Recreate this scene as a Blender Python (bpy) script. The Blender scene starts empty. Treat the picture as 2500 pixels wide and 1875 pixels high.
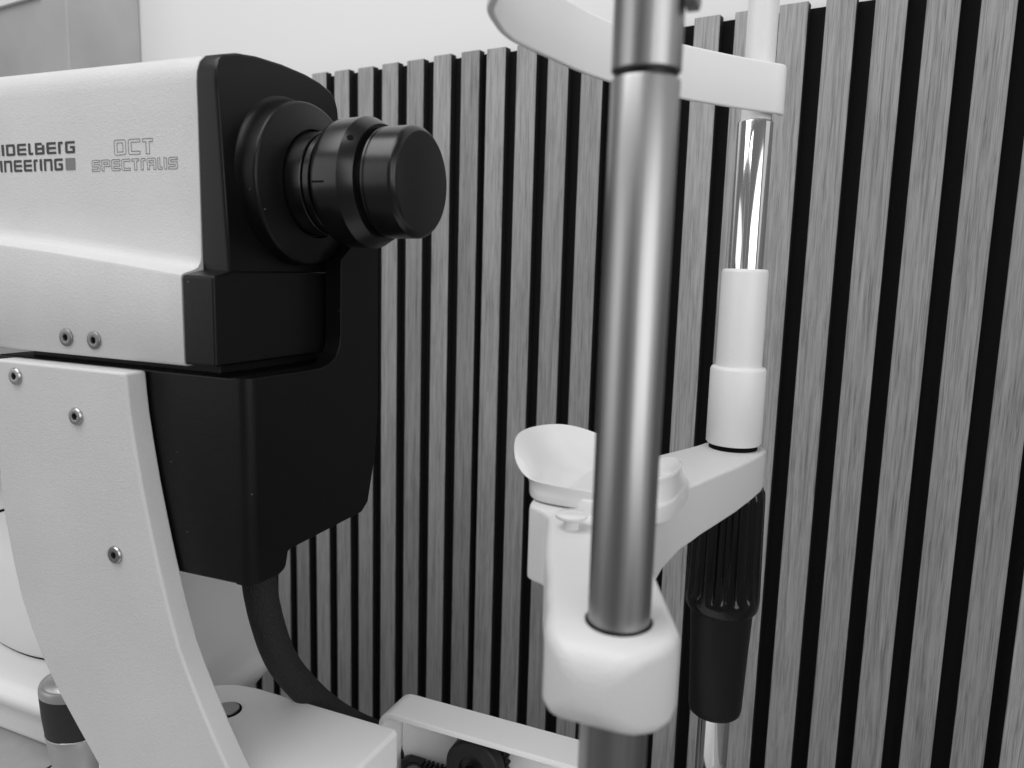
import bpy, bmesh, math, random
from mathutils import Vector, Matrix, noise
random.seed(7)
S = bpy.context.scene
COL = S.collection
pi = math.pi

# ------------------------------------------------------------------ camera
YAW, PIT, ROLL = -0.5579, 0.1472, 0.0276
cy, sy, cp, sp = math.cos(YAW), math.sin(YAW), math.cos(PIT), math.sin(PIT)
fwd = Vector((sy*cp, cy*cp, -sp)); rgt = Vector((cy, -sy, 0)); upv = rgt.cross(fwd)
r2 = rgt*math.cos(ROLL) + upv*math.sin(ROLL)
u2 = upv*math.cos(ROLL) - rgt*math.sin(ROLL)
cam_d = bpy.data.cameras.new('camera'); cam = bpy.data.objects.new('camera', cam_d); COL.objects.link(cam)
cam.matrix_world = Matrix(((r2.x, u2.x, -fwd.x, 0), (r2.y, u2.y, -fwd.y, 0), (r2.z, u2.z, -fwd.z, 1.2), (0, 0, 0, 1)))
cam_d.sensor_fit = 'HORIZONTAL'; cam_d.sensor_width = 36.0; cam_d.lens = 36.0*1917.77/2500.0
cam_d.clip_start = 0.01; cam_d.clip_end = 100
cam_d.dof.use_dof = True; cam_d.dof.focus_distance = 0.60; cam_d.dof.aperture_fstop = 7.6
S.camera = cam

# ------------------------------------------------------------------ world, lamps, exposure
W = bpy.data.worlds.new('World'); S.world = W; W.use_nodes = True
W.node_tree.nodes['Background'].inputs[0].default_value = (1, 1, 1, 1)
W.node_tree.nodes['Background'].inputs[1].default_value = 0.19
def area(name, loc, target, sx, sy_, power):
    l = bpy.data.lights.new(name, 'AREA'); l.shape = 'RECTANGLE'; l.size = sx; l.size_y = sy_; l.energy = power
    o = bpy.data.objects.new(name, l); COL.objects.link(o); o.location = loc
    o.rotation_euler = (Vector(target)-Vector(loc)).to_track_quat('-Z', 'Y').to_euler()
    return o
area('ceiling_lamp', (-0.60, -0.20, 2.32), (-0.55, 0.05, 0.0), 1.2, 0.9, 15)
area('right_fill', (1.70, -0.60, 1.80), (-0.35, 0.25, 0.95), 2.0, 1.7, 27)  # unseen fill added to brighten the faces turned towards the patient
area('left_fill', (-2.1, -1.6, 1.8), (-0.4, 0.3, 1.05), 2.0, 1.9, 15)  # unseen soft fill added to light the post's left side and the arm
S.view_settings.view_transform = 'Standard'; S.view_settings.look = 'None'
S.view_settings.exposure = 0.0; S.view_settings.gamma = 1.0; S.view_settings.use_curve_mapping = False

# ------------------------------------------------------------------ materials
def mat(name, col, rough=0.5, metal=0.0, spec=0.5, bump=None, colvar=None, coat=0.0, aniso=0.0, roughvar=None):
    m = bpy.data.materials.new(name); m.use_nodes = True
    n = m.node_tree.nodes; L = m.node_tree.links; b = n['Principled BSDF']
    if not isinstance(col, tuple): col = (col, col, col)
    b.inputs['Base Color'].default_value = (*col, 1); b.inputs['Roughness'].default_value = rough
    b.inputs['Metallic'].default_value = metal; b.inputs['Specular IOR Level'].default_value = spec
    b.inputs['Coat Weight'].default_value = coat; b.inputs['Anisotropic'].default_value = aniso
    tc = n.new('ShaderNodeTexCoord')
    if bump:
        sc, strength, dist, detail = bump[:4]
        t = n.new('ShaderNodeTexNoise'); t.inputs['Scale'].default_value = sc; t.inputs['Detail'].default_value = detail
        t.inputs['Distortion'].default_value = bump[4] if len(bump) > 4 else 0.0
        bp = n.new('ShaderNodeBump'); bp.inputs['Strength'].default_value = strength; bp.inputs['Distance'].default_value = dist
        L.new(tc.outputs['Object'], t.inputs['Vector']); L.new(t.outputs['Fac'], bp.inputs['Height']); L.new(bp.outputs['Normal'], b.inputs['Normal'])
    if colvar:
        sc, lo, hi = colvar
        t = n.new('ShaderNodeTexNoise'); t.inputs['Scale'].default_value = sc; t.inputs['Detail'].default_value = 4
        r = n.new('ShaderNodeMapRange'); r.inputs['From Min'].default_value = 0.3; r.inputs['From Max'].default_value = 0.7
        r.inputs['To Min'].default_value = lo; r.inputs['To Max'].default_value = hi
        L.new(tc.outputs['Object'], t.inputs['Vector']); L.new(t.outputs['Fac'], r.inputs['Value']); L.new(r.outputs['Result'], b.inputs['Base Color'])
    if roughvar:
        sc, lo, hi = roughvar
        t = n.new('ShaderNodeTexNoise'); t.inputs['Scale'].default_value = sc; t.inputs['Detail'].default_value = 5
        r = n.new('ShaderNodeMapRange'); r.inputs['To Min'].default_value = lo; r.inputs['To Max'].default_value = hi
        L.new(tc.outputs['Object'], t.inputs['Vector']); L.new(t.outputs['Fac'], r.inputs['Value']); L.new(r.outputs['Result'], b.inputs['Roughness'])
    return m
M = {}
M['white_grain'] = mat('white_grained_plastic', 0.62, 0.50, bump=(680, 0.55, 0.0006, 3, 1.4), colvar=(14, 0.595, 0.635))
M['white_fine'] = mat('white_fine_grain_plastic', 0.66, 0.42, bump=(800, 0.5, 0.0005, 2))  # darker copy of the sleeve white, crossbar's shade put into the colour
M['white_gloss'] = mat('white_gloss_plastic', 0.70, 0.24, coat=0.15, bump=(40, 0.05, 0.0008, 2))
M['white_sleeve'] = mat('white_sleeve_plastic', 0.77, 0.42, bump=(800, 0.4, 0.0005, 2))
M['white_strap'] = mat('white_strap_plastic', 0.87, 0.3, bump=(40, 0.04, 0.0008, 2))
M['white_coat'] = mat('white_powder_coat', 0.86, 0.40, bump=(1500, 0.15, 0.0003, 2), roughvar=(30, 0.34, 0.5))
M['black_grain'] = mat('black_grained_plastic', 0.004, 0.38, spec=0.26, bump=(1300, 0.3, 0.0003, 2), roughvar=(18, 0.30, 0.42))
M['black_metal'] = mat('black_anodised_metal', 0.006, 0.24, spec=0.45, roughvar=(14, 0.22, 0.30))
M['black_matt'] = mat('black_matt_metal', 0.010, 0.5, spec=0.3, bump=(900, 0.2, 0.0003, 2))
M['black_gloss'] = mat('black_gloss_plastic', 0.004, 0.14, spec=0.4)
M['black_plastic'] = mat('black_plastic', 0.007, 0.42, spec=0.25)
M['rubber'] = mat('black_rubber', 0.02, 0.6, bump=(1400, 0.6, 0.0005, 2))
M['steel'] = mat('brushed_steel', 0.33, 0.3, metal=1.0, bump=(45, 0.04, 0.001, 3), roughvar=(25, 0.24, 0.40))
M['chrome'] = mat('chromed_steel', 0.72, 0.07, metal=1.0, roughvar=(40, 0.04, 0.11))
M['screw'] = mat('screw_steel', 0.42, 0.3, metal=1.0, roughvar=(400, 0.25, 0.45))
M['screw_dark'] = mat('dull_screw_steel', 0.27, 0.42, metal=1.0, roughvar=(400, 0.35, 0.55))
M['silver'] = mat('satin_silver_paint', 0.50, 0.38, metal=0.75)
M['felt'] = mat('black_felt', 0.010, 0.95, spec=0.2, bump=(1200, 0.6, 0.0006, 3))
M['mdf'] = mat('black_board_edge', 0.014, 0.7, spec=0.3)
M['paint'] = mat('white_wall_paint', 0.80, 0.7, spec=0.3, bump=(250, 0.12, 0.0006, 4))
M['cabinet'] = mat('pale_grey_laminate', 0.42, 0.55, colvar=(9, 0.36, 0.45))
M['table'] = mat('grey_table_laminate', 0.40, 0.5, colvar=(60, 0.37, 0.43))
M['floor'] = mat('grey_vinyl_floor', 0.22, 0.5, colvar=(5, 0.18, 0.26))
M['ink'] = mat('dark_grey_print', 0.022, 0.5)
M['ink_square'] = mat('mid_grey_print', 0.17, 0.5)
M['ink_line'] = mat('thin_line_print', 0.04, 0.5)
M['dark_gap'] = mat('gap_shade_black', 0.003, 0.8, spec=0.1)  # near-black that paints in the shade of gaps, sockets and recesses
m = M['steel']; n = m.node_tree.nodes; L = m.node_tree.links; b = n['Principled BSDF']
for x in [x for x in n if x.type in ('TEX_NOISE', 'BUMP', 'MAP_RANGE')]: n.remove(x)
tc = [x for x in n if x.type == 'TEX_COORD'][0]
mp = n.new('ShaderNodeMapping'); mp.inputs['Scale'].default_value = (260, 260, 5)
t = n.new('ShaderNodeTexNoise'); t.inputs['Scale'].default_value = 1.0; t.inputs['Detail'].default_value = 3
r = n.new('ShaderNodeMapRange'); r.inputs['From Min'].default_value = 0.3; r.inputs['From Max'].default_value = 0.7; r.inputs['To Min'].default_value = 0.26; r.inputs['To Max'].default_value = 0.46
bp = n.new('ShaderNodeBump'); bp.inputs['Strength'].default_value = 0.30; bp.inputs['Distance'].default_value = 0.0006
L.new(tc.outputs['Object'], mp.inputs['Vector']); L.new(mp.outputs[0], t.inputs['Vector']); L.new(t.outputs['Fac'], r.inputs['Value'])
L.new(r.outputs['Result'], b.inputs['Roughness']); L.new(t.outputs['Fac'], bp.inputs['Height']); L.new(bp.outputs['Normal'], b.inputs['Normal'])
# dust specks and faint scuffs on the black plastic
m = M['black_grain']; n = m.node_tree.nodes; L = m.node_tree.links; b = n['Principled BSDF']
tc = [x for x in n if x.type == 'TEX_COORD'][0]
v = n.new('ShaderNodeTexVoronoi'); v.inputs['Scale'].default_value = 170
c1 = n.new('ShaderNodeMath'); c1.operation = 'LESS_THAN'; c1.inputs[1].default_value = 0.085
sx = n.new('ShaderNodeSeparateColor'); c2 = n.new('ShaderNodeMath'); c2.operation = 'GREATER_THAN'; c2.inputs[1].default_value = 0.90
c3 = n.new('ShaderNodeMath'); c3.operation = 'MULTIPLY'
mx = n.new('ShaderNodeMix'); mx.data_type = 'RGBA'; mx.inputs[6].default_value = (0.004, 0.004, 0.004, 1); mx.inputs[7].default_value = (0.11, 0.11, 0.11, 1)
L.new(tc.outputs['Object'], v.inputs['Vector']); L.new(v.outputs['Distance'], c1.inputs[0]); L.new(v.outputs['Color'], sx.inputs[0]); L.new(sx.outputs[0], c2.inputs[0])
L.new(c1.outputs[0], c3.inputs[0]); L.new(c2.outputs[0], c3.inputs[1]); L.new(c3.outputs[0], mx.inputs[0]); L.new(mx.outputs[2], b.inputs['Base Color'])
# braided sleeve
m = mat('braided_black_sleeve', 0.014, 0.75); M['braid'] = m
n = m.node_tree.nodes; L = m.node_tree.links; b = n['Principled BSDF']
tc = [x for x in n if x.type == 'TEX_COORD'][0]
v = n.new('ShaderNodeTexVoronoi'); v.inputs['Scale'].default_value = 620
bp = n.new('ShaderNodeBump'); bp.inputs['Strength'].default_value = 0.9; bp.inputs['Distance'].default_value = 0.001
L.new(tc.outputs['Object'], v.inputs['Vector']); L.new(v.outputs['Distance'], bp.inputs['Height']); L.new(bp.outputs['Normal'], b.inputs['Normal'])
# wood veneer of the slats
m = bpy.data.materials.new('grey_oak_veneer'); m.use_nodes = True; M['wood'] = m
n = m.node_tree.nodes; L = m.node_tree.links; b = n['Principled BSDF']
tc = n.new('ShaderNodeTexCoord'); oi = n.new('ShaderNodeObjectInfo')
mul = n.new('ShaderNodeMath'); mul.operation = 'MULTIPLY'; mul.inputs[1].default_value = 37.0
L.new(oi.outputs['Random'], mul.inputs[0])
comb = n.new('ShaderNodeCombineXYZ'); L.new(mul.outputs[0], comb.inputs[0]); L.new(mul.outputs[0], comb.inputs[2])
add = n.new('ShaderNodeVectorMath'); L.new(tc.outputs['Object'], add.inputs[0]); L.new(comb.outputs[0], add.inputs[1])
def stretched(sx, sz, detail, dist):
    mp = n.new('ShaderNodeMapping'); mp.inputs['Scale'].default_value = (sx, 1.0, sz)
    t = n.new('ShaderNodeTexNoise'); t.inputs['Scale'].default_value = 1.0; t.inputs['Detail'].default_value = detail
    t.inputs['Distortion'].default_value = dist; t.inputs['Roughness'].default_value = 0.6
    L.new(add.outputs[0], mp.inputs['Vector']); L.new(mp.outputs[0], t.inputs['Vector']); return t
fine = stretched(500, 12, 5, 1.8); broad = stretched(120, 3.2, 3, 2.6); pores = stretched(1000, 24, 2, 0.9)
ramp = n.new('ShaderNodeValToRGB'); e = ramp.color_ramp.elements
e[0].position = 0.34; e[0].color = (0.17, 0.17, 0.17, 1); e[1].position = 0.50; e[1].color = (0.335, 0.335, 0.335, 1)
x = ramp.color_ramp.elements.new(0.66); x.color = (0.43, 0.43, 0.43, 1)
mixf = n.new('ShaderNodeMix'); mixf.data_type = 'FLOAT'; mixf.inputs[0].default_value = 0.42
L.new(fine.outputs['Fac'], mixf.inputs[2]); L.new(broad.outputs['Fac'], mixf.inputs[3]); L.new(mixf.outputs[0], ramp.inputs[0])
pr = n.new('ShaderNodeMapRange'); pr.inputs['From Min'].default_value = 0.34; pr.inputs['From Max'].default_value = 0.48
pr.inputs['To Min'].default_value = 0.72; pr.inputs['To Max'].default_value = 1.0
L.new(pores.outputs['Fac'], pr.inputs['Value'])
tint = n.new('ShaderNodeMapRange'); tint.inputs['To Min'].default_value = 0.84; tint.inputs['To Max'].default_value = 1.12
L.new(oi.outputs['Random'], tint.inputs['Value'])
m1 = n.new('ShaderNodeMath'); m1.operation = 'MULTIPLY'; L.new(pr.outputs['Result'], m1.inputs[0]); L.new(tint.outputs['Result'], m1.inputs[1])
mc = n.new('ShaderNodeMix'); mc.data_type = 'RGBA'; mc.blend_type = 'MULTIPLY'; mc.inputs[0].default_value = 1.0
L.new(ramp.outputs['Color'], mc.inputs[6]); L.new(m1.outputs[0], mc.inputs[7]); L.new(mc.outputs[2], b.inputs['Base Color'])
bp = n.new('ShaderNodeBump'); bp.inputs['Strength'].default_value = 0.25; bp.inputs['Distance'].default_value = 0.0004
L.new(fine.outputs['Fac'], bp.inputs['Height']); L.new(bp.outputs['Normal'], b.inputs['Normal'])
b.inputs['Roughness'].default_value = 0.55; b.inputs['Specular IOR Level'].default_value = 0.35

# ------------------------------------------------------------------ object helpers
def finish(name, bm, material, parent=None, smooth=35, wn=False):
    bmesh.ops.recalc_face_normals(bm, faces=bm.faces)
    me = bpy.data.meshes.new(name); bm.to_mesh(me); bm.free()
    for mm in (material if isinstance(material, (list, tuple)) else [material]): me.materials.append(M[mm])
    if smooth:
        me.polygons.foreach_set('use_smooth', [True]*len(me.polygons)); me.set_sharp_from_angle(angle=math.radians(smooth))
    o = bpy.data.objects.new(name, me); COL.objects.link(o)
    if parent is not None: o.parent = parent
    if wn:
        w = o.modifiers.new('normals', 'WEIGHTED_NORMAL'); w.keep_sharp = True
    return o
def tag(o, label, cat=None, group=None):
    o['label'] = label
    if cat: o['category'] = cat
    if group: o['group'] = group
    return o
def empty(name, loc, rz, label, cat):
    o = bpy.data.objects.new(name, None); COL.objects.link(o); o.location = loc; o.rotation_euler = (0, 0, rz)
    o.empty_display_size = 0.05
    return tag(o, label, cat)
def bevel(bm, w, seg=3, ang=30, keep=None):
    if w <= 0: return
    bm.normal_update()
    ed = [e for e in bm.edges if len(e.link_faces) == 2 and e.calc_face_angle(0) > math.radians(ang) and (keep is None or keep(e))]
    bmesh.ops.bevel(bm, geom=ed, offset=w, segments=seg, profile=0.5, affect='EDGES', clamp_overlap=True)
def prism(poly, lo, hi, axis, bw=0.0, seg=3, off=(0, 0, 0), keep=None):
    """poly in the two other axes (in x,y,z order), extruded along axis from lo to hi"""
    bm = bmesh.new()
    def P(a, b, c):
        return {'x': (c, a, b), 'y': (a, c, b), 'z': (a, b, c)}[axis]
    A = [bm.verts.new(Vector(P(a, b, lo))+Vector(off)) for a, b in poly]
    B = [bm.verts.new(Vector(P(a, b, hi))+Vector(off)) for a, b in poly]
    bm.faces.new(A); bm.faces.new(B[::-1])
    for i in range(len(A)):
        j = (i+1) % len(A); bm.faces.new((A[i], A[j], B[j], B[i]))
    bmesh.ops.recalc_face_normals(bm, faces=bm.faces)
    bevel(bm, bw, seg, keep=keep)
    return bm
def box(x0, x1, y0, y1, z0, z1, bw=0.0, seg=3):
    return prism([(x0, y0), (x1, y0), (x1, y1), (x0, y1)], z0, z1, 'z', bw, seg)
def lathe(profile, seg=48, axis='z', origin=(0, 0, 0), mod=None, close=True):
    """profile: (t along axis, r); axis x/y/z"""
    bm = bmesh.new(); rings = []; O = Vector(origin)
    for t, r in profile:
        ring = []
        for i in range(seg):
            a = 2*pi*i/seg; rr = r*(mod(a, t) if mod else 1)
            c, s = rr*math.cos(a), rr*math.sin(a)
            p = {'z': (c, s, t), 'x': (t, c, s), 'y': (c, t, s)}[axis]
            ring.append(bm.verts.new(Vector(p)+O))
        rings.append(ring)
    for A, B in zip(rings, rings[1:]):
        for i in range(seg):
            j = (i+1) % seg; bm.faces.new((A[i], A[j], B[j], B[i]))
    if close: bm.faces.new(rings[0]); bm.faces.new(rings[-1][::-1])
    return bm
def loft(sections, cap=True):
    bm = bmesh.new(); rs = [[bm.verts.new(p) for p in s] for s in sections]; N = len(rs[0])
    for A, B in zip(rs, rs[1:]):
        for i in range(N):
            j = (i+1) % N; bm.faces.new((A[i], A[j], B[j], B[i]))
    if cap: bm.faces.new(rs[0]); bm.faces.new(rs[-1][::-1])
    return bm
def rrect(x0, x1, y0, y1, r, k=5):
    r = min(r, (x1-x0)/2.001, (y1-y0)/2.001); out = []
    for cx, cy_, a0 in ((x1-r, y1-r, 0), (x0+r, y1-r, 90), (x0+r, y0+r, 180), (x1-r, y0+r, 270)):
        for i in range(k):
            a = math.radians(a0+90*i/(k-1)); out.append((cx+r*math.cos(a), cy_+r*math.sin(a)))
    return out
def catmull(pts, per=8):
    out = []; P = [Vector(p) for p in pts]; P = [P[0]*2-P[1]]+P+[P[-1]*2-P[-2]]
    for i in range(1, len(P)-2):
        for k in range(per):
            t = k/per; p0, p1, p2, p3 = P[i-1:i+3]
            out.append(0.5*((2*p1)+(p2-p0)*t+(2*p0-5*p1+4*p2-p3)*t*t+(3*p1-p0-3*p2+p3)*t**3))
    out.append(P[-2]); return out
def tube(pts, rad, seg=20, flat=1.0):
    secs = []
    for i, p in enumerate(pts):
        t = (pts[min(i+1, len(pts)-1)]-pts[max(i-1, 0)]).normalized()
        s = t.cross(Vector((0, 0, 1))).normalized(); w = s.cross(t)
        r = rad(i/(len(pts)-1)) if callable(rad) else rad
        secs.append([p+s*math.cos(2*pi*k/seg)*r*flat+w*math.sin(2*pi*k/seg)*r for k in range(seg)])
    return loft(secs)

# ------------------------------------------------------------------ setting: wall, floor
D = 0.7636                    # front of the slats, 0.76 m in front of the lens
ZT = 0.735                    # table top
def struct(o): o['kind'] = 'structure'; return o
struct(finish('wall', box(-3.5, 2.5, D+0.0205, D+0.14, 0, 2.7), 'paint', smooth=0))
struct(finish('floor', box(-3.5, 2.5, -2.0, D+0.0204, -0.1, 0.0), 'floor', smooth=0))

# ------------------------------------------------------------------ slatted wall panels
PITCH, SW, X0, TOPZ = 0.040, 0.0251, -0.522, 1.4409
def slat_mesh():
    bm = box(-SW/2, SW/2, 0.0, 0.0108, -(TOPZ-0.05)/2, (TOPZ-0.05)/2)
    bevel(bm, 0.0005, 1)
    bm.normal_update()
    for f in bm.faces: f.material_index = 0 if f.normal.y < -0.4 else 1
    me = bpy.data.meshes.new('slat'); bm.to_mesh(me); bm.free(); me.materials.append(M['wood']); me.materials.append(M['mdf']); return me
SLAT = slat_mesh()
def panel(n0, n1, shift, top, label):
    xa = X0+PITCH*n0+shift-(0.0062 if n0 == 14 else 0.0049); xb = X0+PITCH*(n1)+SW+shift+0.0045
    P = empty('slatted_panel', ((xa+xb)/2, D+0.0203, 0.05), 0, label, 'slat panel')
    off = -Vector(P.location)
    bm = box(xa, xb, D+0.0109, D+0.0203, 0.05, top-0.003); bm.transform(Matrix.Translation(off)); finish('felt_backing', bm, 'felt', P, smooth=0)
    for k in range(n0, n1+1):
        o = bpy.data.objects.new('slat', SLAT); COL.objects.link(o); o.parent = P
        o.location = Vector((X0+PITCH*k+shift+SW/2+random.uniform(-.0005, .0005), D, (top+0.05)/2+random.uniform(-.0008, .0008)))+off
    return P
panel(-15, -1, 0.0054, TOPZ+0.001, 'slatted wood wall panel behind the black lens housing, left of the narrow seam')
p2 = panel(0, 13, 0.0, TOPZ, 'slatted wood wall panel directly behind the chrome posts of the chin rest')
panel(14, 44, -0.0042, TOPZ-0.001, 'slatted wood wall panel cut by the right edge of the photo')
# small fixing screw in a felt groove
def screw_bm(r, axis='y', dome=0.25, sock=0.42):
    """screw head facing -axis direction, hexagonal socket, centred on the origin"""
    bm = bmesh.new(); N = 24; rings = []
    def hexr(a): return 1.0/math.cos(((a+pi/6) % (pi/3))-pi/6)
    for t, rr, hx in ((0.0, r, 0), (-.12*r, r, 0), (-.20*r, r*.95, 0), (-(.22+dome*.2)*r, r*.88, 0), (-(.22+dome*.3)*r, r*(sock+.12), 0), (-(.20+dome*.3)*r, r*sock, 1), (-0.03*r, r*sock*.94, 1)):
        ring = []
        for i in range(N):
            a = 2*pi*i/N; q = rr*(hexr(a)*.9 if hx else 1)
            ring.append(bm.verts.new((q*math.cos(a), t, q*math.sin(a))))
        rings.append(ring)
    for A, B in zip(rings, rings[1:]):
        for i in range(N):
            j = (i+1) % N; bm.faces.new((A[i], A[j], B[j], B[i]))
    bm.faces.new(rings[0]); f = bm.faces.new(rings[-1][::-1]); f.material_index = 1
    return bm
so = finish('fixing_screw', screw_bm(0.0028), ['screw_dark', 'dark_gap'], p2); so.location = Vector((0.0275, D+0.0107, 1.407))-Vector(p2.location)

# ------------------------------------------------------------------ grey pillar at the far left, with a white board on it
struct(finish('pillar', box(-1.95, -1.1926, 0.668, D+0.0195, 0.0, 2.7, 0.003, 2), 'cabinet', wn=True))
tag(finish('mounted_board', box(-1.93, -1.255, 0.6605, 0.6678, 1.577, 2.25, 0.001, 2), 'paint'), 'white board mounted on the grey pillar in the upper left corner', 'board')

# ------------------------------------------------------------------ machine frame: x' along the optical axis towards the patient
TH = math.radians(8.71); OX, OY = -0.14287, 0.43239
FR = Matrix.Translation((OX, OY, 0)) @ Matrix.Rotation(TH, 4, 'Z')
def mthing(name, label, cat, u, v, z):
    p = FR @ Vector((u, v, z)); o = empty(name, p, TH, label, cat); o['_off'] = 0
    OFF[o.name] = Vector((-u, -v, -z)); del o['_off']; return o
OFF = {}
def part(name, bm, material, thing, parent=None, **kw):
    bm.transform(Matrix.Translation(OFF[thing.name])); return finish(name, bm, material, parent or thing, **kw)
def place(o, thing, u, v, z):
    o.location = OFF[thing.name]+Vector((u, v, z)); return o

# table
tb = mthing('instrument_table', 'grey laminate instrument table under the white console and joystick', 'table', -0.40, -0.02, 0.0)
part('table_top', box(-1.05, 0.14, -0.235, 0.178, ZT-0.028, ZT, 0.003), 'table', tb)
part('column', box(-0.52, -0.36, -0.07, 0.05, 0.06, ZT-0.0285, 0.01), 'white_coat', tb)
part('foot', box(-0.80, -0.05, -0.18, 0.14, 0.0, 0.0595, 0.01), 'white_coat', tb)

# ------------------------------------------------------------------ the eye scanner
sc = mthing('eye_scanner', 'white and black eye scanner with round lens barrel on a curved white arm', 'eye scanner', -0.32, -0.0, ZT+0.021)
def zl(u):                       # height of the ledge on the side
    t = max(0.0, min(1.0, (-0.309-u)/0.25)); return 1.1904+0.0265*t*(1-0.22*t*t) if u > -0.559 else 1.211
def half_section(u, upper_only=False):
    """(v,z) points of the far half from the bottom centre to the top centre"""
    z = zl(u); pts = []
    if not upper_only:
        pts += [(0.0, 1.1325), (0.0765, 1.1325), (0.0786, 1.1332), (0.0796, 1.1352), (0.0796, z-0.0022), (0.0790, z-0.0006), (0.0775, z+0.0002), (0.0690, z+0.0024), (0.0655, z+0.0040), (0.0634, z+0.0070), (0.0624, z+0.0110)]
    else:
        pts += [(0.0, 1.1890), (0.0615, 1.1890)]
    pts += [(0.0620, 1.235), (0.0620, 1.290), (0.0622, 1.3080), (0.0616, 1.3150), (0.0592, 1.3212), (0.0550, 1.3253), (0.0420, 1.3293), (0.0250, 1.3316), (0.0, 1.3325)]
    return pts
def full(pts, u, fu=None):
    far = [(v, z) for v, z in pts]; near = [(-v, z) for v, z in pts[::-1][1:-1]]
    return [Vector(((fu(z) if fu else u), v, z)) for v, z in far+near]
stations = [-0.90, -0.75, -0.62, -0.56, -0.52, -0.48, -0.44, -0.40, -0.36, -0.33, -0.3095]
secs = [full(half_section(u), u) for u in stations]
last = [Vector((-0.3089, p.y*0.9945, 1.23+(p.z-1.23)*0.9945)) for p in secs[-1]]
housing = part('housing', loft(secs+[last]), 'white_grain', sc, smooth=40)
# black front bezel: upper
def fu(z): return -0.2930+(1.3247-z)*0.055
us = half_section(-0.3, True)
s0 = full(us, -0.3082); s0b = full(us, -0.3074)
s1 = full(us, 0, lambda z: fu(z)-0.0030)
def shrink(sec, k, du, cz=1.255):
    o = []
    for p in sec:
        d = Vector((0, p.y, p.z-cz)); l = max(d.length, 1e-6); q = d*((l-k)/l); o.append(Vector((p.x+du, q.y, cz+q.z)))
    return o
bez = loft([shrink(s0, 0.0006, 0), s0b, s1, shrink(s1, 0.0004, 0.0022), shrink(s1, 0.0010, 0.0028), shrink(s1, 0.0020, 0.0030)])
bezel = part('front_bezel', bez, 'black_grain', sc, smooth=38, wn=True)
# lower bezel block (sloping ledge on both sides)
poly = [(-0.0796, 1.1338), (0.0796, 1.1338), (0.0796, 1.1898), (0.0640, 1.1930), (-0.0640, 1.1930), (-0.0796, 1.1898)]
part('lower_bezel', prism(poly, -0.3081, -0.2822, 'x', 0.0018, 3), 'black_grain', sc, wn=True)
# flare round the lens
CV, CZ = 0.004, 1.2525
flare = lathe([(-0.2935, 0.0600), (-0.2905, 0.0568), (-0.2885, 0.0556), (-0.2850, 0.0551), (-0.2765, 0.0546), (-0.2750, 0.0543), (-0.2741, 0.0534), (-0.2737, 0.0522), (-0.2732, 0.0505), (-0.2690, 0.0400), (-0.2682, 0.0362), (-0.2720, 0.0352)], 96, 'x', (0, CV, CZ))
part('lens_flange', flare, 'black_grain', sc, smooth=50)
def lens_part(name, prof, m, seg=96): return part(name, lathe(prof, seg, 'x', (0, CV, CZ)), m, sc, smooth=22)
lens_part('barrel_base', [(-0.2760, 0.0345), (-0.2566, 0.0345), (-0.2561, 0.0340), (-0.2560, 0.0318), (-0.2546, 0.0318), (-0.2545, 0.0336), (-0.2541, 0.0340), (-0.2504, 0.0340), (-0.2500, 0.0336), (-0.2499, 0.0312), (-0.2400, 0.0312)], 'black_metal')
ring = lathe([(-0.2440, 0.0312), (-0.2439, 0.0385), (-0.2434, 0.0398), (-0.2420, 0.0412), (-0.2400, 0.0418), (-0.2380, 0.0420), (-0.2228, 0.0424), (-0.2224, 0.0424), (-0.2221, 0.0422), (-0.2140, 0.0378), (-0.2136, 0.0374), (-0.2135, 0.0325), (-0.2060, 0.0325)], 96, 'x', (0, CV, CZ))
lring = part('lens_ring', ring, 'black_metal', sc, smooth=22)
# index hole and index groove on the ring (near-black pieces on the surface paint in their shade)
ang = math.radians(143)
hp = Vector((-0.2186, CV+0.0403*math.cos(ang), CZ+0.0403*math.sin(ang)))
bm = lathe([(-0.0015, 0.0021), (0.0002, 0.0021)], 20)
nrm = Vector((0.48, math.cos(ang)*.877, math.sin(ang)*.877)).normalized()
bm.transform(Matrix.Translation(hp) @ nrm.to_track_quat('Z', 'Y').to_matrix().to_4x4()); part('hole_shade_disc', bm, 'dark_gap', sc, lring)
ang = math.radians(184)
gp = Vector((-0.2345, CV+0.0421*math.cos(ang), CZ+0.0421*math.sin(ang)))
part('notch_shade_strip', box(gp.x-0.006, gp.x+0.003, gp.y-0.0002, gp.y+0.003, gp.z-0.0006, gp.z+0.0006), 'dark_gap', sc, lring, smooth=0)

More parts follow.
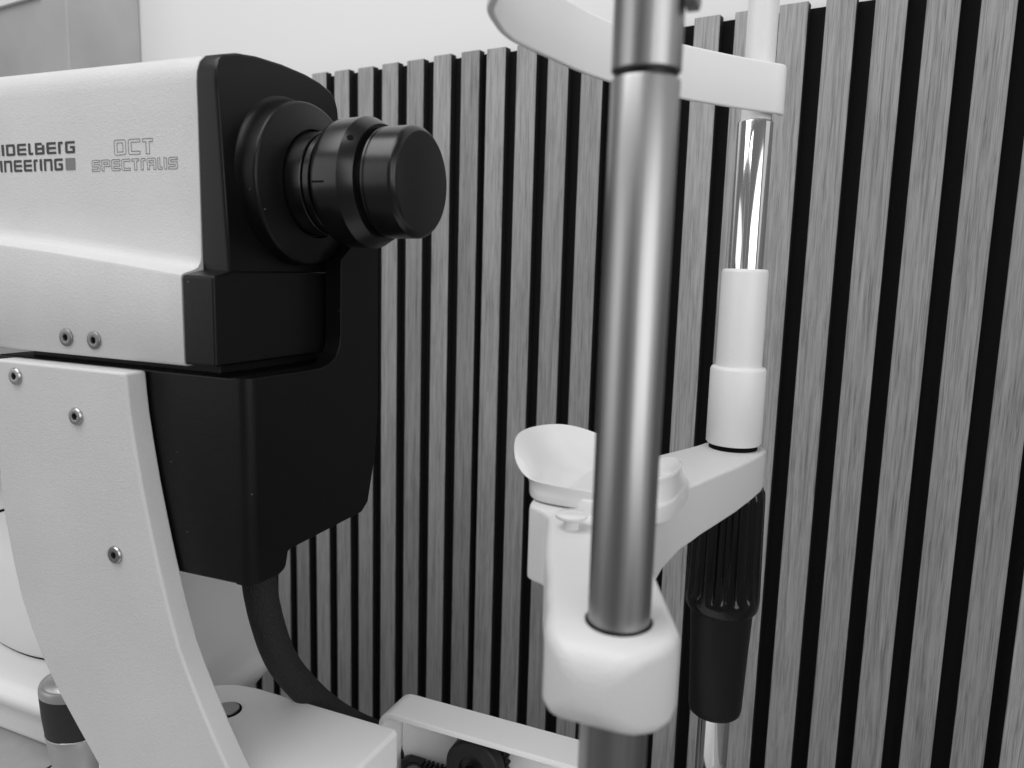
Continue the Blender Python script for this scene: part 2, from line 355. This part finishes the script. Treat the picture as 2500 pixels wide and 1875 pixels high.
# cradle: lower mount block, front plate with the rising arm
blk = [(-0.50, 1.012), (-0.34, 1.006), (-0.2786, 1.0062), (-0.2786, 1.1262), (-0.50, 1.1262)]
part('mount_block', prism(blk, -0.0700, 0.050, 'y', 0.0), 'black_grain', sc, smooth=0)
blk = [(-0.50, 0.998), (-0.34, 0.9895), (-0.2789, 0.9905), (-0.2789, 1.1266), (-0.50, 1.1266)]
part('side_cheek', prism(blk, -0.0705, -0.0385, 'y', 0.0015, 3, keep=lambda e: not all(abs(v.co.x+0.2789) < 1e-5 for v in e.verts)), 'black_grain', sc, wn=True)
part('slit_filler', box(-0.48, -0.300, -0.058, 0.058, 1.120, 1.1323, 0.001, 1), 'black_matt', sc, smooth=0)  # black filler added to block the bright slit under the head
fp = [(-0.0705, 0.9905), (-0.0705, 1.1266), (-0.012, 1.1256), (0.004, 1.1260), (0.0135, 1.1282), (0.0205, 1.1325), (0.0250, 1.1395), (0.0264, 1.1480), (0.0268, 1.1750), (0.0272, 1.2020), (0.040, 1.2115), (0.050, 1.2220), (0.058, 1.2360), (0.0720, 1.2360), (0.0752, 1.2150), (0.0752, 1.0850), (0.0735, 1.0620), (0.0690, 1.0400), (0.0615, 1.0130), (0.0530, 1.0068), (-0.0320, 1.0045), (-0.0352, 1.0035), (-0.0375, 0.9945), (-0.0395, 0.9922), (-0.0440, 0.9905)]
ybm = prism(fp, -0.27891, -0.2655, 'x')
bevel(ybm, 0.0085, 6, keep=lambda e: all(abs(v.co.y+0.0705) < 1e-5 and v.co.x > -0.267 for v in e.verts))
bevel(ybm, 0.0016, 3, ang=35, keep=lambda e: all(v.co.x > -0.267 for v in e.verts))
part('front_yoke', ybm, 'black_grain', sc, wn=True)

# curved white side arm
right = [(-0.3500, 1.1262), (-0.3488, 1.110), (-0.3476, 1.098), (-0.3443, 1.077), (-0.3400, 1.0526), (-0.3345, 1.027), (-0.3284, 1.001), (-0.3210, 0.973), (-0.3128, 0.9465), (-0.3050, 0.929), (-0.2962, 0.9115), (-0.2855, 0.8915), (-0.2740, 0.8721), (-0.255, 0.843), (-0.235, 0.815), (-0.215, 0.790)]
left = [(-0.330, 0.790), (-0.360, 0.804), (-0.3932, 0.8365), (-0.4171, 0.8656), (-0.4325, 0.885), (-0.4455, 0.9054), (-0.4570, 0.928), (-0.4663, 0.9512), (-0.4722, 0.975), (-0.4767, 0.9989), (-0.4795, 1.016), (-0.4809, 1.0332), (-0.4812, 1.060), (-0.4800, 1.10), (-0.4770, 1.1262)]
arm = part('side_arm', prism(right+left, -0.0885, -0.0716, 'y', 0.0022, 4), 'white_grain', sc, wn=True)
def screws(lst, v, material, parent, dome):
    for (u, z) in lst:
        bm = screw_bm(0.0061, dome=dome); bm.transform(Matrix.Rotation(random.uniform(0, 1), 4, 'Y')); bm.transform(Matrix.Translation((u, v, z)))
        part('screw', bm, [material, 'dark_gap'], sc, parent)
screws([(-0.4552, 1.1157), (-0.3967, 1.0932), (-0.3663, 1.0014)], -0.0887, 'screw', arm, 0.35)
screws([(-0.4137, 1.1446), (-0.3870, 1.1443)], -0.0798, 'screw_dark', housing, 0.05)

# carriage under the arm, with its recessed bolt, joystick and roller
cpoly = []
for u, v, r in ((-0.223, -0.0708, 0.004), (-0.223, 0.0420, 0.004), (-0.420, 0.0420, 0.050), (-0.420, -0.0708, 0.004)):
    pass
def roundpoly(pts, k=6):
    out = []; N = len(pts)
    for i, (x, y, r) in enumerate(pts):
        p = Vector((x, y)); a = (Vector(pts[i-1][:2])-p).normalized(); b_ = (Vector(pts[(i+1) % N][:2])-p).normalized()
        c = p+a*r+b_*r
        for j in range(k):
            t = j/(k-1)*pi/2; out.append(tuple(c-b_*r*math.cos(t)-a*r*math.sin(t)))
    return out
cpoly = roundpoly([(-0.223, -0.0708, 0.005), (-0.223, 0.0420, 0.005), (-0.420, 0.0420, 0.055), (-0.420, -0.0708, 0.005)])
carr = part('carriage', prism(cpoly, ZT+0.0215, 0.840, 'z', 0.0035, 4), 'white_coat', sc, wn=True)
bolt = part('recess_shade_ring', lathe([(0.8398, 0.0118), (0.8404, 0.0116), (0.8405, 0.0104), (0.8400, 0.0096)], 40, 'z', (-0.3615, 0.0035, 0)), 'dark_gap', sc, carr)  # dark ring paints in the shade of the bolt recess
part('bolt_head', lathe([(0.8400, 0.0098), (0.8412, 0.0098), (0.8418, 0.0092), (0.8419, 0.0040)], 40, 'z', (-0.3615, 0.0035, 0)), 'screw', sc, carr)
part('control_plate', prism(rrect(-0.5170, -0.4205, -0.069, -0.006, 0.004), ZT+0.001, 0.770, 'z', 0.002), 'white_coat', sc)
part('plate_edge', prism(rrect(-0.5215, -0.5172, -0.069, -0.006, 0.001), ZT+0.001, 0.7685, 'z', 0.0008), 'black_plastic', sc)
JU, JV = -0.4730, -0.0440
JZ = 0.0125
def jp(name, prof, m, parent=None): return part(name, lathe([(z+JZ, r) for z, r in prof], 48, 'z', (JU, JV, 0)), m, sc, parent)
joy = jp('joystick', [(0.7577, 0.0190), (0.785, 0.0205), (0.800, 0.0228), (0.8075, 0.0238), (0.8082, 0.0236)], 'silver')
jp('grip_ring', [(0.8083, 0.0240), (0.8095, 0.0241), (0.8097, 0.0238)], 'chrome', joy)
jp('rubber_grip', [(0.8098, 0.0232), (0.8105, 0.0239), (0.826, 0.0255), (0.8430, 0.0264), (0.8436, 0.0260)], 'rubber', joy)
jp('grip_cap', [(0.8437, 0.0262), (0.8440, 0.0266), (0.8490, 0.0264), (0.8510, 0.0255), (0.8513, 0.0244), (0.8509, 0.0238)], 'silver', joy)
jp('push_button', [(0.8500, 0.0234), (0.8512, 0.0232), (0.8532, 0.0212), (0.8550, 0.0160), (0.8560, 0.0090), (0.8563, 0.002)], 'silver', joy)
# roller with axle, in front of the toothed rack
WU, WV, WZ = -0.1765, 0.0860, 0.7965
rol = part('roller', lathe([(-0.0060, 0.0080), (-0.0060, 0.0110), (-0.0085, 0.0118), (-0.0085, 0.0225), (-0.0070, 0.0242), (0.0020, 0.0244), (0.0024, 0.0225), (0.0060, 0.0225)], 64, 'y', (WU, WV, WZ)), 'black_matt', sc)
part('gear', lathe([(0.0061, 0.0150), (0.0062, 0.0242), (0.0130, 0.0242), (0.0131, 0.0150)], 112, 'y', (WU, WV, WZ), mod=lambda a, t: 1.0+0.035*(1 if math.sin(a*28) > 0 else -1)), 'black_matt', sc, rol, smooth=0)
part('axle', lathe([(-0.0560, 0.0060), (-0.0090, 0.0060)], 24, 'y', (WU, WV, WZ)), 'chrome', sc, rol)

# ------------------------------------------------------------------ printed lettering on the housing side
GL = {'H': ('1001', '1001', '1111', '1001', '1001'), 'E': ('1111', '1000', '1111', '1000', '1111'), 'I': ('1',)*5, 'D': ('1111', '1001', '1001', '1001', '1111'),
      'L': ('10', '10', '10', '10', '11'), 'B': ('1110', '1001', '1111', '1001', '1111'), 'R': ('11', '10', '10', '10', '10'), 'G': ('1111', '1000', '1011', '1001', '1111'),
      'N': ('1111', '1001', '1001', '1001', '1001'), 'O': ('1111', '1001', '1001', '1001', '1111'), 'C': ('1111', '1000', '1000', '1000', '1111'), 'T': ('111', '010', '010', '010', '010'),
      'S': ('1111', '1000', '1111', '0001', '1111'), 'P': ('1111', '1001', '1111', '1000', '1000'), 'A': ('1111', '1001', '1111', '1001', '1001')}
RND = {'E': 'tl bl', 'D': 'tr br', 'L': 'bl', 'B': 'br', 'R': 'tl', 'G': 'tl bl br', 'N': 'tr', 'O': 'tl tr bl br', 'C': 'tl bl', 'S': 'tl br', 'P': 'tr', 'A': 'tl tr', 'I': 'bl'}
GAPK = 0.82                      # counters are a little narrower than the strokes
def loops_of(ch):
    g = GL[ch]; R, Cc = len(g), len(g[0]); on = lambda r, c: 0 <= r < R and 0 <= c < Cc and g[r][c] == '1'
    nxt = {}
    for r in range(R):
        for c in range(Cc):
            if not on(r, c): continue
            y0, y1 = R-1-r, R-r
            if not on(r+1, c): nxt.setdefault((c, y0), []).append((c+1, y0))
            if not on(r, c+1): nxt.setdefault((c+1, y0), []).append((c+1, y1))
            if not on(r-1, c): nxt.setdefault((c+1, y1), []).append((c, y1))
            if not on(r, c-1): nxt.setdefault((c, y1), []).append((c, y0))
    out = []
    while nxt:
        s = next(iter(nxt)); lp = [s]; cur = nxt[s].pop()
        if not nxt[s]: del nxt[s]
        while cur != s:
            lp.append(cur); q = nxt[cur]; new = q.pop()
            if not q: del nxt[cur]
            cur = new
        lp2 = [p for i, p in enumerate(lp) if not ((lp[i-1][0] == p[0] == lp[(i+1) % len(lp)][0]) or (lp[i-1][1] == p[1] == lp[(i+1) % len(lp)][1]))]
        res = []
        for i, p in enumerate(lp2):
            key = ('t' if p[1] == R else 'b' if p[1] == 0 else '?')+('l' if p[0] == 0 else 'r' if p[0] == Cc else '?')
            if key in RND.get(ch, '').split():
                a = Vector(lp2[i-1]); b_ = Vector(lp2[(i+1) % len(lp2)]); P = Vector(p)
                da = (a-P).normalized()*0.75; db = (b_-P).normalized()*0.75
                for t in (0, .33, .67, 1): res.append(tuple(P+da*(1-t)**2+db*t**2))
            else: res.append(p)
        out.append(res)
    return out, Cc
def word(text, u0, u1, z0, z1, outline, parent, v=-0.06225):
    gap = 0.85; adv = []; x = 0
    def w_of(c): return 1.08 if len(GL[c][0]) == 1 else 1.9 if len(GL[c][0]) == 2 else 3.2 if len(GL[c][0]) == 3 else 3.75
    for c in text: adv.append(x); x += w_of(c)+gap
    tot = x-gap; kx = (u1-u0)/tot; kz = (z1-z0)/5.0
    for c, a in zip(text, adv):
        lps, cc = loops_of(c); wx = w_of(c)/cc; bm = bmesh.new()
        if outline:
            hw = 0.00017
            for lp in lps:
                P = [Vector((u0+kx*(a+p[0]*wx), z0+kz*p[1])) for p in lp]; N = len(P); I, Oo = [], []
                for i in range(N):
                    d1 = (P[i]-P[i-1]).normalized(); d2 = (P[(i+1) % N]-P[i]).normalized(); n1 = Vector((-d1.y, d1.x)); n2 = Vector((-d2.y, d2.x))
                    mt = (n1+n2); mt = mt/max(0.5, mt.length_squared/2); I.append(bm.verts.new((P[i].x+mt.x*hw, v, P[i].y+mt.y*hw))); Oo.append(bm.verts.new((P[i].x-mt.x*hw, v, P[i].y-mt.y*hw)))
                for i in range(N): j = (i+1) % N; bm.faces.new((I[i], I[j], Oo[j], Oo[i]))
        else:
            ed = []
            for lp in lps:
                V = [bm.verts.new((u0+kx*(a+p[0]*wx), v, z0+kz*p[1])) for p in lp]
                ed += [bm.edges.new((V[i], V[(i+1) % len(V)])) for i in range(len(V))]
            bmesh.ops.triangle_fill(bm, use_beauty=True, use_dissolve=False, edges=ed, normal=(0, -1, 0))
        part('letter', bm, 'ink_line' if outline else 'ink', sc, parent, smooth=0)
# scale of a letter so that the words run out of the left edge of the photo
word('HEIDELBERG', -0.5172, -0.4187, 1.2689, 1.2769, False, housing)
word('ENGINEERING', -0.5277, -0.4314, 1.2577, 1.2658, False, housing)
part('printed_square', box(-0.4285, -0.4193, -0.06235, -0.0620, 1.2579, 1.2658), 'ink_square', sc, housing, smooth=0)
word('OCT', -0.3815, -0.3471, 1.2664, 1.2760, True, housing)
word('SPECTRALIS', -0.4030, -0.3264, 1.2564, 1.2636, True, housing)

# ------------------------------------------------------------------ lens cap
lc = mthing('lens_cap', 'flat round black cap on the front of the lens barrel', 'lens cap', -0.2054, CV, CZ)
part('cap_shell', lathe([(-0.2055, 0.0300), (-0.2100, 0.0328), (-0.2100, 0.0350), (-0.2095, 0.0354), (-0.2082, 0.0354), (-0.2080, 0.0349), (-0.2072, 0.0349), (-0.2070, 0.0354), (-0.2064, 0.0357), (-0.1900, 0.0357), (-0.1896, 0.0357), (-0.1882, 0.0353), (-0.1866, 0.0341), (-0.1857, 0.0330), (-0.1853, 0.0322), (-0.1852, 0.0316)], 128, 'x', (0, CV, CZ), close=True), 'black_metal', lc, smooth=24)

# ------------------------------------------------------------------ base with the rack and its bent cover
bs = mthing('slide_base', 'white slide base with a bent rail cover over a toothed rack', 'slide base', -0.1, 0.0, ZT)
part('base_plate', box(-0.36, 0.06, -0.16, 0.112, ZT+0.0005, ZT+0.020, 0.003), 'white_coat', bs)
part('post_foot', box(-0.02, 0.03, 0.1125, 0.175, ZT+0.0005, ZT+0.020, 0.003), 'white_coat', bs)
def cover():
    T = 0.0052; R = 0.014; zt = 0.8275; u0 = -0.2640; outer = [(-0.045, zt)]; inner = [(-0.045, zt-T)]
    for i in range(9):
        a = pi/2*(1+i/8); outer.append((u0+R+R*math.cos(a), zt-R+R*math.sin(a))); inner.append((u0+R+(R-T)*math.cos(a), zt-R+(R-T)*math.sin(a)))
    outer.append((u0, ZT+0.0205)); inner.append((u0+T, ZT+0.0205))
    return outer+inner[::-1]
part('rail_cover', prism(cover(), 0.0745, 0.1095, 'y', 0.0012, 2), 'white_coat', bs, wn=True)
part('cover_back', box(-0.258, -0.047, 0.1045, 0.1085, ZT+0.0206, 0.8215), 'white_coat', bs, smooth=0)
rk = []; u = -0.250
rk = [(-0.252, ZT+0.0206), (-0.252, 0.7735), (-0.247, 0.7760), (-0.232, 0.7760)]
u = -0.232
while u < 0.03:
    rk += [(u, 0.7725), (u+0.0022, 0.7725), (u+0.0022, 0.7760), (u+0.0044, 0.7760)]; u += 0.0044
rk += [(0.034, 0.7760), (0.034, ZT+0.0206)]
part('rack', prism(rk, 0.0925, 0.1010, 'y'), 'black_matt', bs, smooth=0)
part('rack_bolt', lathe([(-0.0035, 0.0062), (-0.0035, 0.0085), (0.0, 0.0085)], 24, 'y', (-0.2375, 0.0925, 0.7660)), 'screw_dark', bs)

# ------------------------------------------------------------------ chin rest
ch = mthing('chin_rest', 'white chin rest with forehead strap between two chromed posts', 'chin rest', 0.0, 0.0, ZT+0.021)
R0 = 0.0125
def post(v, zt_, m, r=R0, z0=ZT+0.0205):
    return part('post', lathe([(z0, r), (zt_-0.0016, r), (zt_-0.0004, r-0.0012), (zt_, r-0.003)], 64, 'z', (0, v, 0)), m, ch, smooth=40)
# near post: lower tube, upper tube with a black joint ring and a clamp screw
tag(part('lower_tube', lathe([(ZT+0.0205, 0.0138), (1.0320, 0.0138)], 64, 'z', (0, -0.158, 0)), 'steel', ch), 'thicker lower tube of the near post')
npo = part('post', lathe([(1.010, R0), (1.2676, R0), (1.2682, R0-0.0004)], 80, 'z', (0, -0.158, 0)), 'steel', ch)
part('joint_ring', lathe([(1.2670, R0-0.0012), (1.2725, R0-0.0012)], 64, 'z', (0, -0.158, 0)), 'black_plastic', ch)
part('upper_tube', lathe([(1.2706, R0-0.0004), (1.2712, R0+0.0001), (1.50, R0+0.0001)], 80, 'z', (0, -0.158, 0)), 'steel', ch)
part('clamp_screw', lathe([(R0-0.002, 0.0022), (R0+0.0008, 0.0022), (R0+0.0010, 0.0042), (R0+0.0046, 0.0042), (R0+0.0052, 0.0036), (R0+0.0052, 0.0018)], 24, 'x', (0, -0.158, 1.2945)), 'screw_dark', ch)
# far post
fpost = part('post', lathe([(ZT+0.0205, R0), (1.3072, R0), (1.3088, R0-0.0010), (1.3094, R0-0.0026)], 80, 'z', (0, 0.158, 0)), 'chrome', ch, smooth=40)
part('upper_tube', lathe([(1.3050, 0.0106), (1.50, 0.0106)], 64, 'z', (0, 0.158, 0)), 'white_sleeve', ch)
part('sleeve', lathe([(1.1300, 0.0150), (1.1302, 0.0168), (1.2010, 0.0168), (1.2030, 0.0161), (1.2036, 0.0148), (1.2036, 0.0126)], 64, 'z', (0, 0.158, 0)), 'white_sleeve', ch, smooth=50)
part('sleeve', lathe([(1.0722, 0.0170), (1.0722, 0.0192), (1.0738, 0.0205), (1.1285, 0.0205), (1.1306, 0.0197), (1.1313, 0.0182), (1.1313, 0.0169)], 64, 'z', (0, 0.158, 0)), 'white_sleeve', ch, smooth=50)
part('sleeve_gap_shade', lathe([(1.0680, 0.0180), (1.0724, 0.0180)], 48, 'z', (0, 0.158, 0)), 'dark_gap', ch)  # near-black ring paints in the dark gap under the sleeve
# fluted height knob and its tapered skirt
def flute(a, t):
    if t < 0.9515 or t > 1.0355: return 1.0
    s = 0.5+0.5*math.cos(a*18); f = min(1.0, (t-0.9512)/0.004); return 1.0-0.085*f*max(0.0, (s-0.35)/0.65)**0.7
kn = part('height_knob', lathe([(0.9400, 0.0232), (0.9402, 0.0262), (0.9425, 0.0276), (0.9480, 0.0282), (0.9510, 0.0282), (0.9530, 0.0282), (0.9560, 0.0281), (0.975, 0.0277), (1.000, 0.0272), (1.030, 0.0266), (1.0352, 0.0262), (1.0385, 0.0246), (1.0392, 0.0222), (1.0420, 0.0205), (1.0440, 0.0200)], 216, 'z', (0, 0.158, 0), mod=flute), 'black_gloss', ch, smooth=40)
part('knob_skirt', lathe([(0.8520, 0.0150), (0.8520, 0.0185), (0.8535, 0.0200), (0.8575, 0.0208), (0.9000, 0.0222), (0.9405, 0.0240)], 64, 'z', (0, 0.158, 0)), 'black_plastic', ch, smooth=45)
# crossbar: sections along v
ST = [(-0.1862, -0.0080, 0.0020, 1.0375, 1.0480), (-0.1852, -0.0130, 0.0070, 1.0330, 1.0530), (-0.1825, -0.0180, 0.0120, 1.0290, 1.0575), (-0.1780, -0.0225, 0.0165, 1.0265, 1.0600), (-0.1720, -0.0262, 0.0212, 1.0252, 1.0610), (-0.1640, -0.0290, 0.0240, 1.0245, 1.0615), (-0.1540, -0.0320, 0.0240, 1.0245, 1.0617),
      (-0.1420, -0.0370, 0.0190, 1.0245, 1.0618), (-0.1280, -0.0420, 0.0130, 1.0202, 1.0620), (-0.1000, -0.0540, 0.0010, 1.0210, 1.0622), (-0.0780, -0.0620, -0.0092, 1.0160, 1.0624), (-0.0600, -0.0680, -0.0140, 1.0190, 1.0628), (-0.0520, -0.0705, -0.0145, 1.0205, 1.0632), (-0.0490, -0.0760, -0.0145, 1.0215, 1.0645), (-0.0475, -0.0820, -0.0148, 1.0220, 1.0655), (-0.0460, -0.0845, -0.0150, 1.0222, 1.0658), (-0.0400, -0.0865, -0.0152, 1.0225, 1.0660),
      (0.0000, -0.0945, -0.0160, 1.0235, 1.0660), (0.0300, -0.0905, -0.0120, 1.0260, 1.0664), (0.0470, -0.0845, -0.0060, 1.0285, 1.0668), (0.0545, -0.0720, -0.0035, 1.0298, 1.0672), (0.0700, -0.0630, 0.0020, 1.0315, 1.0678), (0.1020, -0.0470, 0.0125, 1.0345, 1.0682), (0.1300, -0.0350, 0.0195, 1.0368, 1.0684), (0.1500, -0.0270, 0.0232, 1.0378, 1.0685), (0.1650, -0.0225, 0.0240, 1.0382, 1.0685), (0.1740, -0.0180, 0.0205, 1.0390, 1.0680), (0.1790, -0.0130, 0.0150, 1.0405, 1.0668), (0.1815, -0.0060, 0.0080, 1.0430, 1.0640)]
secs = []
for v_, ua, ub, za, zb in ST:
    rr = 0.0052 if v_ < -0.10 else 0.0045 if v_ < -0.052 else 0.0022
    secs.append([Vector((p, v_, q)) for p, q in rrect(ua, ub, za, zb, rr, 6)])
bar = part('crossbar', loft(secs), 'white_fine', ch, smooth=55)
part('post_gap_shade', lathe([(1.0600, 0.0136), (1.0619, 0.0136), (1.0620, 0.0128)], 64, 'z', (0, -0.158, 0)), 'dark_gap', ch, bar)  # shadow gap round the near post, put in as a dark ring
# raised seat under the cup
def superell(cu, a_, b_, z, n_=3.0, k=56):
    out = []
    for i in range(k):
        t = 2*pi*i/k; c, s = math.cos(t), math.sin(t)
        out.append(Vector((cu+a_*math.copysign(abs(c)**(2/n_), c), b_*math.copysign(abs(s)**(2/n_), s), z)))
    return out
part('cup_seat', loft([superell(-0.0380, 0.0315, 0.0455, 1.064, 3.4), superell(-0.0380, 0.0312, 0.0452, 1.0722, 3.4), superell(-0.0380, 0.0304, 0.0444, 1.0735, 3.4), superell(-0.0380, 0.0290, 0.0430, 1.0737, 3.4)]), 'white_fine', ch, bar, smooth=50)
# chin cup
def cup():
    k = 80; rings = []
    def sm(x): x = max(0.0, min(1.0, x)); return x*x*(3-2*x)
    def zr(t):
        c = math.cos(t); c2 = math.cos(t+0.42); return 1.0790+0.0195*sm((-c2-0.05)/0.92)+0.0075*sm((c-0.1)/0.8)
    Z0 = 1.0668
    spec = [(0.0415, 0.0410, 0.0), (0.0428, 0.0422, 0.03), (0.0434, 0.0428, 0.10), (0.0430, 0.0430, 0.40), (0.0428, 0.0434, 0.70), (0.0432, 0.0440, 0.90), (0.0434, 0.0440, 0.965), (0.0424, 0.0430, 1.0), (0.0392, 0.0400, 0.995), (0.0368, 0.0374, 0.955), (0.0350, 0.0352, 0.84), (0.0325, 0.0325, 0.64), (0.0285, 0.0285, 0.50), (0.0220, 0.0220, 0.40), (0.0130, 0.0130, 0.35), (0.0050, 0.0050, 0.34)]
    for q, (a_, b_, h) in enumerate(spec):
        ring_ = []; n_ = 4.2-1.9*sm(h/0.95) if q < 7 else 2.3
        for i in range(k):
            t = 2*pi*i/k; c, s = math.cos(t), math.sin(t)
            w_ = sm((-c+0.30)/1.15); fade = 1.0 if q < 8 else max(0.0, 1-(q-7)/5.0)
            lip = 0.0165*w_*(max(0, (h-0.2)/0.8)**1.5)*(fade if q > 7 else 1)
            back = 0.0075*sm((c-0.1)/0.8)*h
            uu = -0.0505+a_*math.copysign(abs(c)**(2/n_), c)-lip-back*0.3; vv = b_*math.copysign(abs(s)**(2/n_), s)
            zz = Z0+(zr(t)-Z0)*h*fade+(1-fade)*0.0046
            ring_.append(Vector((uu, vv, zz)))
        rings.append(ring_)
    return loft(rings)
part('chin_cup', cup(), 'white_gloss', ch, smooth=60)
for v_, u_ in ((-0.0640, -0.0530), (0.0640, -0.0480)):
    zb = 1.0622 if v_ < 0 else 1.0672
    part('paper_pin', lathe([(zb-0.001, 0.0042), (zb+0.0062, 0.0042), (zb+0.0064, 0.0078), (zb+0.0072, 0.0087), (zb+0.0084, 0.0087), (zb+0.0092, 0.0077), (zb+0.0094, 0.003)], 40, 'z', (u_, v_, 0)), 'white_gloss', ch, smooth=50)
# forehead strap
plan = [(0.0158, 0.1640), (0.0170, 0.1575), (0.0150, 0.1515), (0.0080, 0.1440), (-0.0067, 0.1270), (-0.0250, 0.1035), (-0.0392, 0.0838), (-0.0565, 0.0560), (-0.0696, 0.0278), (-0.0790, -0.0020), (-0.0850, -0.0330), (-0.0905, -0.0640), (-0.0910, -0.0800), (-0.0885, -0.0950), (-0.0814, -0.1185), (-0.0640, -0.1400), (-0.0380, -0.1580), (-0.0150, -0.1680), (0.0000, -0.1735)]
cen = catmull([(a, b_, 0) for a, b_ in plan], 8); secs = []; run = 0.0
for i, p in enumerate(cen):
    t = (cen[min(i+1, len(cen)-1)]-cen[max(i-1, 0)]).normalized(); nn = Vector((-t.y, t.x, 0))
    run += (p-cen[i-1]).length if i else 0.0004; q = max(0.0, 1-run/0.0070); ins = 0.0070*(1-math.sqrt(max(0.0, 1-q*q))); zt_, zb_ = 1.3455-ins, 1.3118+ins*0.6
    secs.append([Vector((p.x, p.y, 0))+nn*a+Vector((0, 0, z)) for a, z in rrect(-0.0018, 0.0018, zb_, zt_, 0.0014, 4)])
part('forehead_strap', loft(secs), 'white_strap', ch, smooth=50)

# ------------------------------------------------------------------ cable
cb = mthing('cable_sleeve', 'black braided cable sleeve hanging below the lens housing', 'cable', -0.19, 0.120, ZT)
pts = catmull([(-0.312, -0.004, 1.012), (-0.3190, -0.002, 0.985), (-0.3225, 0.000, 0.9585), (-0.3235, 0.009, 0.922), (-0.3235, 0.025, 0.882), (-0.3175, 0.0480, 0.845), (-0.3050, 0.0720, 0.8130), (-0.2850, 0.1000, 0.785), (-0.2300, 0.1290, 0.7535), (-0.1900, 0.1250, 0.7475)], 8)
part('sleeve', tube(pts, lambda t: 0.0132-0.0016*t, 22, 1.0), 'braid', cb, smooth=60)

# ------------------------------------------------------------------ white console behind the scanner
co = mthing('moulded_console', 'white moulded console with a rounded lid behind the joystick', 'console', -0.66, 0.07, ZT)
def cs(cu, cv, a_, b_, z, n_=4.5): 
    return [Vector((p.x, p.y+cv, z)) for p in superell(cu, a_, b_, 0, n_, 72)]
prof = [(0.205, 0.0590, 0.7358), (0.210, 0.0640, 0.7362), (0.2115, 0.0655, 0.742), (0.207, 0.0620, 0.749), (0.2075, 0.0640, 0.758), (0.2200, 0.0840, 0.780), (0.2295, 0.0955, 0.7925), (0.2305, 0.0965, 0.7985), (0.2290, 0.0950, 0.8030), (0.2235, 0.0900, 0.8065), (0.2200, 0.0870, 0.8110), (0.2185, 0.0850, 0.825), (0.2170, 0.0810, 0.855), (0.2140, 0.0760, 0.890), (0.2085, 0.0690, 0.925), (0.2000, 0.0600, 0.950), (0.1880, 0.0480, 0.964), (0.170, 0.034, 0.972), (0.120, 0.018, 0.975)]
part('body', loft([cs(-0.662, 0.0785, a_, b_, z, 6.0) for a_, b_, z in prof]), 'white_coat', co, smooth=60)
def face_v(z):                    # near face of the body
    P = [(z_, 0.0785-b_) for a_, b_, z_ in prof if 0.81 <= z_ <= 0.951]
    for (z0, v0), (z1, v1) in zip(P, P[1:]):
        if z <= z1: return v0+(v1-v0)*(z-z0)/(z1-z0)
    return P[-1][1]
def lid(a_, b_, h, k=64):
    out = []
    for i in range(k):
        t = 2*pi*i/k; uu = -0.587+a_*math.cos(t); zz = 0.9045+b_*math.sin(t); out.append(Vector((uu, face_v(zz)-h, zz)))
    return out
part('lid_gap', loft([lid(0.1125, 0.0665, -0.004), lid(0.1125, 0.0665, 0.0006), lid(0.060, 0.040, 0.0006)]), 'dark_gap', co, smooth=50)
part('lid', loft([lid(0.1100, 0.0640, -0.004), lid(0.1100, 0.0640, 0.0022), lid(0.1092, 0.0632, 0.0034), lid(0.1070, 0.0610, 0.0044), lid(0.060, 0.039, 0.0070), lid(0.035, 0.022, 0.0090), lid(0.010, 0.006, 0.0095)]), 'white_coat', co, smooth=60)
